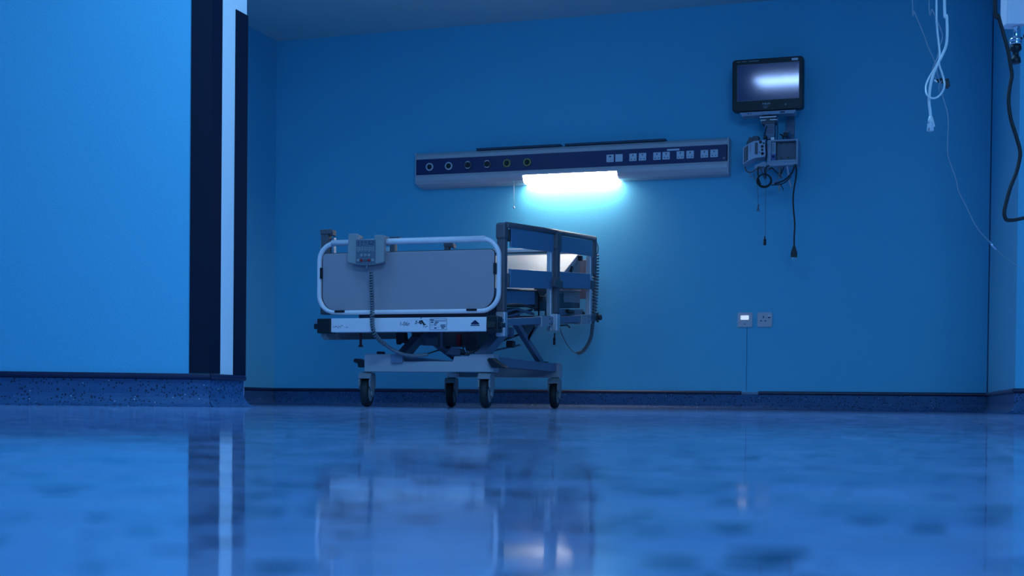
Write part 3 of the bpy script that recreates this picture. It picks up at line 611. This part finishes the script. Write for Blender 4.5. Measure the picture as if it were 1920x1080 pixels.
# motor and gearbox
m_=MB(); m_.box(-2.515,-2.36,6.42,6.62,.312,.40); m_.box(-2.36,-2.30,6.42,6.60,.285,.40); m_.box(-2.52,-2.30,6.40,6.70,.385,.42)
mo_=m_.build('drive_motor',DPLAST,bed,bevel=.004)
q=MB(); q.lathe([(0,.018),(-.012,.016),(-.016,.008)],(-2.49,6.50,.316),(0,0,1),16); q.build('motor_foot',BLACK,mo_)
MB().box(-2.497,-2.483,6.405,6.42,.296,.385).build('motor_bracket',STEELD,bed,bevel=.001)
q=MB(); q.rbox(-2.407,-2.387,6.40,6.42,.310,.368,.004); r1=q.build('release_handle',REDM,bed,bevel=.001); r1['label']='red release handle'
MB().prism([(-2.430,.300),(-2.395,.298),(-2.375,.290),(-2.380,.268),(-2.41,.264),(-2.46,.268)],6.38,6.44,xzy).build('gearbox',STEELD,bed,bevel=.003)
MB().box(-2.37,-2.33,6.36,6.42,.262,.275).build('cable_clamp',BLACK,bed,bevel=.003)
q=MB()
for i in range(5): q.tube([(-2.365+i*.012,6.41,.385),(-2.355+i*.009,6.38,.34),(-2.37+i*.014,6.40,.30),(-2.36+i*.01,6.42,.27)],.003,6,sub=6)
q.build('wiring',DPLAST,bed)
# hanging fittings under the frame
q=MB(); q.tube([(-2.785,6.08,.375),(-2.785,6.08,.300)],.0065,10); q.lathe([(0,.011),(.006,.012),(.010,.008)],(-2.785,6.08,.292),(0,0,1),14); q.build('hanging_rod',DRED,bed)
q=MB(); q.prism([(-2.716,.385),(-2.672,.385),(-2.669,.352),(-2.664,.335),(-2.676,.322),(-2.690,.330),(-2.712,.316),(-2.714,.330)],6.35,6.40,xzy); q.build('clamp_block',BLACK,bed,bevel=.003)
q=MB(); q.prism([(-2.605,.392),(-2.578,.392),(-2.572,.372),(-2.592,.354),(-2.612,.350),(-2.616,.364)],6.32,6.37,xzy); q.build('clamp_block',BLACK,bed,bevel=.003)
MB().rbox(-2.245,-2.205,6.70,6.74,.315,.350,.008).build('end_knob',BLACK,bed,bevel=.003)
# tilted frame
def beam(x0,x1,y0,y1,z0,z1,name,m,bev=.003,par=None):
    return MB().box(x0,x1,y0,y1,z0,z1,shear=SL).build(name,m,par or bed,bevel=bev)
beam(-2.105,-2.075,6.04,7.90,.388,.425,'frame_side_beam',STEELD)
beam(-3.015,-2.985,6.04,7.90,.388,.425,'frame_side_beam',STEELD)
q=MB(); q.prism([(6.03,.372),(6.03,.340),(6.07,.326),(6.95,.375),(6.95,.42)],-2.975,-2.945,yzx); q.build('under_tray',MPLAST,bed,bevel=.002)
beam(-2.985,-2.105,7.83,7.88,.375,.425,'frame_crossbar',STEELD)
beam(-2.985,-2.105,6.98,7.02,.395,.425,'frame_crossbar',STEELD)
# foot cross bar with its printing
fb=MB().box(-2.900,-2.102,5.985,6.035,.359,.426).build('foot_crossbar',WHITE,bed,bevel=.003)
text('1-06r',.027,(-2.514,5.9843,.396),INK,fb,sx=.9)
q=MB(); L0,L1,LZ0,LZ1=-2.386,-2.300,.367,.420; yy=5.9843
q.box(L0,L1,yy,5.9852,LZ0,LZ0+.0015); q.box(L0,L1,yy,5.9852,LZ1-.0015,LZ1); q.box(L0,L0+.0015,yy,5.9852,LZ0,LZ1); q.box(L1-.0015,L1,yy,5.9852,LZ0,LZ1)
q.box(L0+.003,L0+.021,yy,5.9852,.411,.416); q.box(L0+.024,L1-.004,yy,5.9852,.4085,.411); q.box(L0+.006,L0+.019,yy,5.9852,.401,.406)
for (a,b,c_,d_) in ((.026,.045,.401,.4045),(.022,.038,.395,.398),(.020,.034,.3885,.3915),(.054,.080,.387,.391),(.056,.080,.380,.384),(.060,.074,.373,.377),(.022,.036,.3735,.378),(.004,.016,.393,.394),(.004,.016,.387,.388),(.004,.016,.380,.381),(.040,.050,.379,.380)): q.box(L0+a,L0+b,yy,5.9852,c_,d_)
q.build('rating_label',INK,fb)
q=MB(); q.prism([(-2.176,.391),(-2.180,.395),(-2.160,.411),(-2.157,.411),(-2.137,.395),(-2.141,.391)],5.9842,5.9852,xzy); q.prism([(-2.181,.3885),(-2.181,.3845),(-2.136,.3845),(-2.136,.3885)],5.9842,5.9852,xzy); q.build('triangle_mark',INK,fb)
q=MB()
for i in range(9):
    a=random.uniform(-2.890,-2.820); z=.387+random.uniform(-.004,.005); q.obox((a,5.9848,z),(a+random.uniform(.004,.014),5.9848,z+random.uniform(-.005,.005)),.0008,.0018,up=(0,0,1))
q.build('handwriting',INK,fb)
q=MB()
for i in range(46):
    a=random.gauss(-2.428,.014); z=.405+random.gauss(0,.007)-max(0,(a+2.428))*.8; q.prism([(a+.0045*random.uniform(.4,1.3)*math.cos(t_),z+.003*random.uniform(.4,1.3)*math.sin(t_)) for t_ in [j*1.05 for j in range(6)]],5.9846,5.9852,xzy)
q.build('worn_sticker',mat('worn sticker',(0.16,0.15,0.17),.7),fb)
# corner bumpers
for s in (0,1):
    q=MB()
    if s==0: q.rbox(-2.972,-2.901,5.98,6.05,.355,.426,.004); q.rbox(-2.992,-2.965,5.985,6.045,.376,.402,.004)
    else: q.rbox(-2.101,-2.045,5.98,6.05,.355,.430,.004); q.rbox(-2.05,-2.028,5.985,6.045,.378,.402,.004)
    q.build('corner_bumper',BLACK,bed,bevel=.003)
q=MB(); q.rbox(-2.098,-2.056,5.972,5.985,.375,.402,.003); q.build('bumper_face',mat('bumper rubber',(0.022,0.028,0.03),.5),bed,bevel=.001)
# tubular foot end
q=MB(); r=.085; a0,a1,b0,b1=-2.988,-2.060,.458,.795; pts=[]
for (ca,cb,st,rr) in ((a1-.105,b1-.095,90,0),(a1-.105,b1-.095,0,0)): pass
def rr_(a0,a1,b0,b1,rt,rb,y,n=10):
    o=[]
    for (ca,cb,st,r) in ((a1-rt,b1-rt,0,rt),(a0+rt,b1-rt,90,rt),(a0+rb,b0+rb,180,rb),(a1-rb,b0+rb,270,rb)):
        for k in range(n+1):
            t_=math.radians(st+90*k/n); o.append(Vector((ca+r*math.cos(t_),y,cb+r*math.sin(t_))))
    return o
ft=q.tube(rr_(a0,a1,b0,b1,.085,.085,6.035),.0115,12,closed=True).build('foot_end_tube',WHITE,bed)
MB().tube([(-2.922,6.035,.796),(-2.130,6.035,.796)],.0150,14).build('grip_sleeve',WHITE,ft)
q=MB()
o_=[(v.x,v.z) for v in rr_(-2.968,-2.082,.466,.745,.02,.075,0,8)]
q.prism(o_,6.028,6.044,xzy); fp=q.build('foot_end_panel',LILAC,bed,bevel=.003)
q=MB(); o2=[(v.x,v.z) for v in rr_(-2.976,-2.072,.459,.753,.03,.080,0,8)]
ring=MB(); ring.tube([Vector((x,6.036,z)) for x,z in o_],.0035,6,closed=True); ring.build('panel_seal',BLACK,fp)
for (x,z,w_,h_) in ((-2.972,.650,.012,.052),(-2.077,.655,.012,.052),(-2.872,.462,.052,.011),(-2.190,.462,.052,.011)):
    MB().rbox(x-w_/2,x+w_/2,6.018,6.05,z-h_/2,z+h_/2,.003).build('panel_clip',BLACK,fp,bevel=.001)
# side guard, right
GX=-2.075
def tpost(x0,x1,y0,y1,z0,z1,name,m,bev=.004,par=None): return beam(x0,x1,y0,y1,z0,z1,name,m,bev,par)
def gpost(x0,x1,y0,y1,z0,z1,name,m,bev=.004,par=None):
    d_=(( (y0+y1)/2)-6.1)*SL
    return MB().box(x0,x1,y0,y1,z0+d_,z1+d_).build(name,m,par or bed,bevel=bev)
sg=gpost(-2.120,-2.077,6.17,6.215,.452,.868,'guard_post',DPLAST,.008)
gpost(-2.126,-2.074,6.165,6.222,.800,.882,'post_cap',DPLAST,.012,sg); gpost(-2.092,-2.072,6.222,6.250,.795,.852,'board_holder',BLACK,.004,sg); gpost(-2.092,-2.072,6.215,6.252,.575,.640,'board_holder',DPLAST,.004,sg)
gpost(-2.116,-2.072,6.160,6.205,.338,.455,'post_bracket',ALU,.003)
pts=[(GX,6.18,tz(.872,6.18)),(GX,7.0,tz(.878,7.0)),(GX,7.83,tz(.878,7.83))]
MB().tube(pts,.0145,12).build('guard_top_rail',DPLAST,bed)
bd=beam(GX-.006,GX+.006,6.245,6.955,.768,.862,'guard_board',BOARD,.002); beam(GX-.006,GX+.006,7.10,7.765,.772,.862,'guard_board',BOARD,.002)
beam(GX-.006,GX+.006,6.235,6.935,.573,.663,'guard_board',BOARD,.002); beam(GX-.006,GX+.006,7.09,7.72,.579,.668,'guard_board',BOARD,.002)
sg=gpost(-2.084,-2.056,6.992,7.045,.440,.878,'guard_post',DPLAST,.006)
gpost(-2.100,-2.054,6.985,7.065,.780,.884,'post_cap',DPLAST,.008,sg)
gpost(-2.102,-2.050,6.93,7.085,.578,.622,'post_clamp',DPLAST,.004,sg)
gpost(-2.106,-2.080,6.955,6.99,.40,.80,'inner_post',ALU,.003)
ms=gpost(-2.108,-2.085,6.985,7.04,.346,.572,'post_bracket',ALU,.003)
gpost(-2.0845,-2.054,6.985,7.046,.346,.438,'bracket_foot',ALU,.003,ms)
q=MB()
for z in (.372,.447,.483): q.lathe([(0,.0055),(.001,.0055)],(-2.092,6.985,z+.067),(0,-1,0),12)
q.build('screw',INK,ms)
wc=beam(-2.112,-2.069,6.76,6.93,.374,.430,'beam_connector',BASEP,.002); q=MB()
for z in (.388,.414): q.lathe([(0,.005),(.001,.005)],(-2.069,6.90,tz(z,6.9)),(1,0,0),10)
q.build('screw',INK,wc)
q=MB(); q.tube([(-2.08,7.03,.405),(-2.078,7.02,.372)],.004,8); q.tube([(-2.078,7.02,.378),(-2.076,7.01,.342)],.007,8); q.build('release_lever',BLACK,bed)
sg=gpost(-2.088,-2.064,7.80,7.845,.66,.884,'guard_post',DPLAST,.006)
hp=gpost(-2.108,-2.078,7.76,7.80,.375,.785,'inner_post',ALU,.003)
gpost(-2.112,-2.070,7.745,7.815,.578,.628,'post_clamp',DPLAST,.004,hp)
wc=beam(-2.112,-2.069,7.54,7.74,.374,.430,'beam_connector',BASEP,.002); q=MB()
for z in (.388,.414): q.lathe([(0,.005),(.001,.005)],(-2.069,7.70,tz(z,7.7)),(1,0,0),10)
q.build('screw',INK,wc)
gpost(-2.158,-2.110,7.74,7.76,.425,.445,'latch_block',BLACK,.003)
q=MB(); q.lathe([(0,.030),(.006,.030),(.006,.012),(.012,.016),(.024,.016),(.028,.010)],(-2.062,7.86,tz(.41,7.86)),(1,0,0),20); q.build('bumper_roller',BLACK,bed)
# side guard posts, left (guard boards lowered)
for (y,x0,lab) in ((6.18,-3.045,0),(7.02,-3.035,1),(7.86,-3.035,2)):
    p_=gpost(x0,x0+(.043 if y<6.5 else .030),y-.022,y+.022,.452,.868,'guard_post',DPLAST,.006)
    q=MB(); d_=(y-6.1)*SL; wv=.052 if y<6.5 else .05; q.rbox(x0-.002,x0+wv+.012,y-.026,y+.026,.852+d_,.876+d_,.008); q.rbox(x0+wv-.004,x0+wv+.014,y-.022,y+.022,.845+d_,.87+d_,.004); q.build('post_hook',DPLAST,p_,bevel=.003)
    gpost(x0-.001 if y<6.5 else x0-.022,x0+.004 if y<6.5 else x0-.001,y-.02,y+.02,.60,.82,'inner_post',ALU,.002)
gpost(-3.0,-2.990,6.20,6.225,.50,.838,'inner_post',ALU,.002)
q=MB(); q.prism([(-3.075,.905),(-3.06,.935),(-3.03,.948),(-3.015,.945),(-3.02,.905)],7.80,7.84,xzy); q.build('guard_latch',MPLAST,bed,bevel=.003)
beam(-3.05,-3.038,6.26,6.95,.50,.59,'guard_board',BOARD,.002); beam(-3.05,-3.038,7.10,7.78,.50,.59,'guard_board',BOARD,.002)
# deck
beam(-2.94,-2.150,6.20,6.93,.493,.553,'deck_section',BOARD,.006)
beam(-2.94,-2.150,6.96,7.10,.493,.553,'deck_section',MPLAST,.006)
beam(-2.94,-2.150,7.13,7.74,.477,.545,'deck_section',DPLAST,.006)
beam(-2.146,-2.138,7.14,7.745,.468,.565,'deck_side_panel',DARKP,.002)
beam(-2.147,-2.140,6.23,6.86,.490,.572,'deck_side_panel',BOARD,.002)
beam(-2.147,-2.136,6.862,7.13,.455,.585,'deck_side_panel',DARKP,.002)
beam(-2.146,-2.120,7.06,7.76,.428,.462,'inner_rail',STEELD,.002)
fr1=MB(); fr1.tube([(-2.13,6.245,tz(.42,6.245)),(-2.13,6.245,tz(.563,6.245)),(-2.13,6.86,tz(.563,6.86)),(-2.13,6.90,tz(.54,6.9)),(-2.13,6.90,tz(.43,6.9))],.0042,8); fr1.build('deck_edge_frame',BLACK,bed)
fr2=MB(); fr2.tube([(-2.13,7.14,tz(.43,7.14)),(-2.13,7.14,tz(.568,7.14)),(-2.13,7.72,tz(.568,7.72))],.006,8); fr2.tube([(-2.128,7.13,tz(.556,7.13)),(-2.128,7.72,tz(.556,7.72))],.003,6); fr2.build('deck_edge_frame',MPLAST,bed)
MB().box(-2.135,-2.115,6.25,6.29,.500,.530).build('edge_fitting',BLACK,bed,bevel=.003); MB().box(-2.12,-2.095,6.87,6.91,.565,.592).build('edge_fitting',BLACK,bed,bevel=.003)
q=MB(); q.tube([Vector((-2.14,y,tz(z,y))) for y,z in ((6.24,.478),(6.40,.488),(6.60,.490),(6.75,.480),(6.92,.466))],.007,8,sub=6); q.build('bent_tube',BLACK,bed)
q=MB(); q.obox((-2.16,6.30,tz(.445,6.3)),(-2.16,6.60,tz(.470,6.6)),.012,.012); q.obox((-2.16,6.60,tz(.470,6.6)),(-2.16,6.90,tz(.440,6.9)),.012,.012); q.obox((-2.17,6.45,tz(.43,6.45)),(-2.17,6.90,tz(.462,6.9)),.012,.010); q.build('deck_linkage',STEELD,bed,bevel=.002)
q=MB(); q.box(-2.9,-2.2,6.3,6.8,.430,.475,shear=SL); q.build('underside_box',DPLAST,bed,bevel=.006)
MB().box(-2.150,-2.100,7.38,7.50,.510+.03,.530+.03).build('edge_fitting',BLACK,bed,bevel=.004)
MB().box(-2.150,-2.100,7.38,7.50,.490+.03,.495+.03).build('edge_fitting',BLACK,bed,bevel=.001)
q=MB(); q.tube([(-2.13,7.18,tz(.372,7.18)),(-2.13,7.45,tz(.372,7.45)),(-2.13,7.50,tz(.358,7.5))],.005,8); q.build('handle_rod',DPLAST,bed)
# raised backrest: thin cream panel
s24=(.894-.779)/(7.654-7.399)
zb_=lambda y:.779+(y-7.399)*s24
q=MB(); ya,yb=7.02,7.715
q.prism([(ya,zb_(ya)),(yb,zb_(yb)),(yb+.012,zb_(yb)-.026),(ya+.012,zb_(ya)-.026)],-2.955,-2.130,yzx); bk_=q.build('backrest_panel',CREAM,bed,bevel=.004)
q=MB(); q.prism([(yb-.012,zb_(yb)+.001),(yb-.002,zb_(yb)+.005),(yb+.016,zb_(yb)-.002),(yb+.010,zb_(yb)-.010)],-2.955,-2.150,yzx); q.build('panel_lip',DPLAST,bk_)
MB().tube([(-2.945,yb+.004,zb_(yb)+.012),(-2.155,yb+.004,zb_(yb)+.012)],.014,12).build('rolled_edge',WHITE,bk_)
q=MB(); q.obox((-2.20,7.25,.60),(-2.20,7.62,.84),.03,.03); q.obox((-2.88,7.25,.60),(-2.88,7.62,.84),.03,.03); q.build('backrest_strut',STEELD,bed,bevel=.003)
q=MB(); q.prism([(7.40,.745),(7.70,.885),(7.74,.885),(7.74,.62),(7.40,.60)],-2.150,-2.135,yzx); q.build('backrest_side_plate',MPLAST,bed,bevel=.003)
q=MB(); q.prism([(7.50,.745),(7.50,.79),(7.515,.815),(7.54,.818),(7.55,.80),(7.525,.79),(7.525,.745)],-2.132,-2.122,yzx); q.build('side_hook',BLACK,bed,bevel=.002)
MB().rbox(-2.130,-2.110,7.66,7.70,.862,.892,.006,'X').build('corner_fitting',BLACK,bed,bevel=.003)
# head board
q=MB(); q.prism([(-2.985,.66),(-2.985,.935),(-2.965,.957),(-2.33,.957),(-2.20,.945),(-2.19,.896),(-2.125,.894),(-2.125,.66)],7.92,7.945,xzy); hb=q.build('headboard',LILAC,bed,bevel=.004)
MB().box(-2.965,-2.33,7.915,7.95,.955,.962).build('headboard_lit_edge',WHITE,hb,bevel=.002)  # white strip stands in for lamp light along the top edge
# head end coiled lead
HY=7.87
q=MB(); q.tube([P(a,b,Y=HY) for a,b in ((1111,450),(1117,453),(1121,462),(1121,472),(1118,479))],.0035,8,sub=6)
q.helix([P(1117,478,Y=HY),P(1117,510,Y=HY),P(1116,545,Y=HY),P(1114,575,Y=HY),P(1112,592,Y=HY)],.0165,.0052,20)
q.helix([P(1112,592,Y=HY),P(1111,612,Y=HY),P(1108,632,Y=HY),P(1101,648,Y=HY),P(1092,659,Y=HY),P(1082,663,Y=HY)],.0065,.0058,24)
q.tube([P(a,b,Y=HY-c_) for a,b,c_ in ((1083,663,0),(1074,659,.03),(1064,647,.1),(1055,630,.2),(1050,616,.3))],.0028,8,sub=6)
q.build('coiled_lead',CORDM,bed)
# ------------------------------------------------------------------ handset hung on the foot end
hs=empty('bed_control_handset',(-2.715,5.99,.68),'grey bed control handset with keypad and coiled cord, hung on the foot end bar','remote control')
q=MB(); y0,y1=5.985,6.010
q.prism([(-2.818,.697),(-2.812,.829),(-2.806,.833),(-2.768,.833),(-2.760,.826),(-2.760,.806),(-2.676,.802),(-2.676,.820),(-2.670,.824),(-2.628,.822),(-2.624,.816),(-2.624,.694),(-2.632,.690),(-2.68,.682),(-2.72,.679),(-2.76,.683),(-2.812,.694)],y0,y1,xzy)
q.rbox(-2.808,-2.768,6.005,6.062,.812,.830,.004); q.rbox(-2.668,-2.628,6.005,6.062,.812,.820,.003); q.rbox(-2.808,-2.768,6.052,6.062,.780,.828,.003); q.rbox(-2.668,-2.628,6.052,6.062,.780,.820,.003)
hb_=q.build('body',MATS['mid grey plastic'],hs,bevel=.004)
q=MB(); q.prism([(-2.770,.690),(-2.770,.803),(-2.668,.800),(-2.668,.688),(-2.72,.683)],5.983,5.986,xzy); kp=q.build('keypad',mat('keypad foil',(0.13,0.16,0.21),.4),hs)
cols=(-2.758,-2.740,-2.720,-2.701,-2.681)
for i,x in enumerate(cols):
    z=.757; MB().rbox(x-.0072,x+.0072,5.981,5.9835,z-.012,z+.012,.0065).build('button',MPLAST,kp)
for x in cols[1:4]: MB().lathe([(0,.0075),(.002,.0075),(.0025,.006)],(x,5.983,.727),(0,-1,0),14).build('button',MPLAST,kp)
for i,x in enumerate(cols):
    b_=MB().lathe([(0,.0078),(.002,.0078),(.0028,.006)],(x,5.983,.703),(0,-1,0),14).build('button',(MPLAST,REDM,DPLAST,REDM,MPLAST)[i],kp)
    if i in (1,3): b_['label']='red button'
q=MB()
for i,x in enumerate(cols):
    q.prism([(x-.005,.759),(x+.005,.759),(x+.005,.7565),(x-.005,.7565)],5.9803,5.9812,xzy); q.prism([(x-.0035,.751),(x+.0035,.751),(x,.7475)],5.9803,5.9812,xzy); q.prism([(x-.0035,.764),(x+.0035,.764),(x,.7675)],5.9803,5.9812,xzy)
    q.box(x-.005,x-.001,5.9823,5.9832,.790,.7925); q.box(x+.001,x+.004,5.9823,5.9832,.786,.794)
for x in cols[:2]: q.box(x-.003,x+.004,5.9823,5.9832,.779,.781); q.box(x-.0005,x+.002,5.9823,5.9832,.774,.779)
q.box(-2.706,-2.680,5.9823,5.9832,.779,.7815); q.box(-2.683,-2.680,5.9823,5.9832,.774,.781)
q.build('keypad_symbols',INK,kp)
q=MB(); cy_=5.975
q.tube([(-2.712,6.0,.684),(-2.712,5.985,.674),(-2.710,cy_,.660)],.004,8,sub=5)
q.helix([P(696,508,Y=cy_),P(697,540,Y=cy_),P(698,575,Y=cy_),P(698,605,Y=cy_-.01),P(702,625,Y=cy_-.01),P(712,638,Y=cy_+.03),P(722,646,Y=cy_+.08)],.0076,.0042,33)
q.build('coiled_cord',CORDM,hs)
q=MB(); q.tube([P(a,b,Y=c_) for a,b,c_ in ((720,645,6.05),(735,655,6.09),(752,663,6.10),(772,667,6.10),(790,666,6.10),(801,664,6.11))],[.0075]*1+[.0095]*(5*6),10,sub=6) if False else q.tube([P(a,b,Y=c_) for a,b,c_ in ((720,645,6.05),(735,655,6.08),(752,663,6.09),(772,667,6.09),(790,666,6.10),(802,664,6.11))],.0088,10,sub=6)
q.build('cord_sleeve',CORDM,hs)
q=MB(); q.tube([P(a,b,Y=c_) for a,b,c_ in ((800,664,6.11),(808,661,6.15),(818,658,6.25),(828,655,6.40))],.004,8,sub=6); q.build('cord_end',DPLAST,hs)

for o_ in bpy.data.objects:
    if o_.parent is None and 'label' in o_:
        k_=o_.name.split('.')[0]
        if k_ in ('lead_wire','cable_loop'): o_['group']='loose leads under the module rack'
        elif k_=='cable_connector': o_['group']='connectors hanging under the module rack'
        elif k_=='mount_cable': o_['group']='cables along the monitor mount'
        elif k_=='ceiling_light': o_['group']='rectangular ceiling lights'
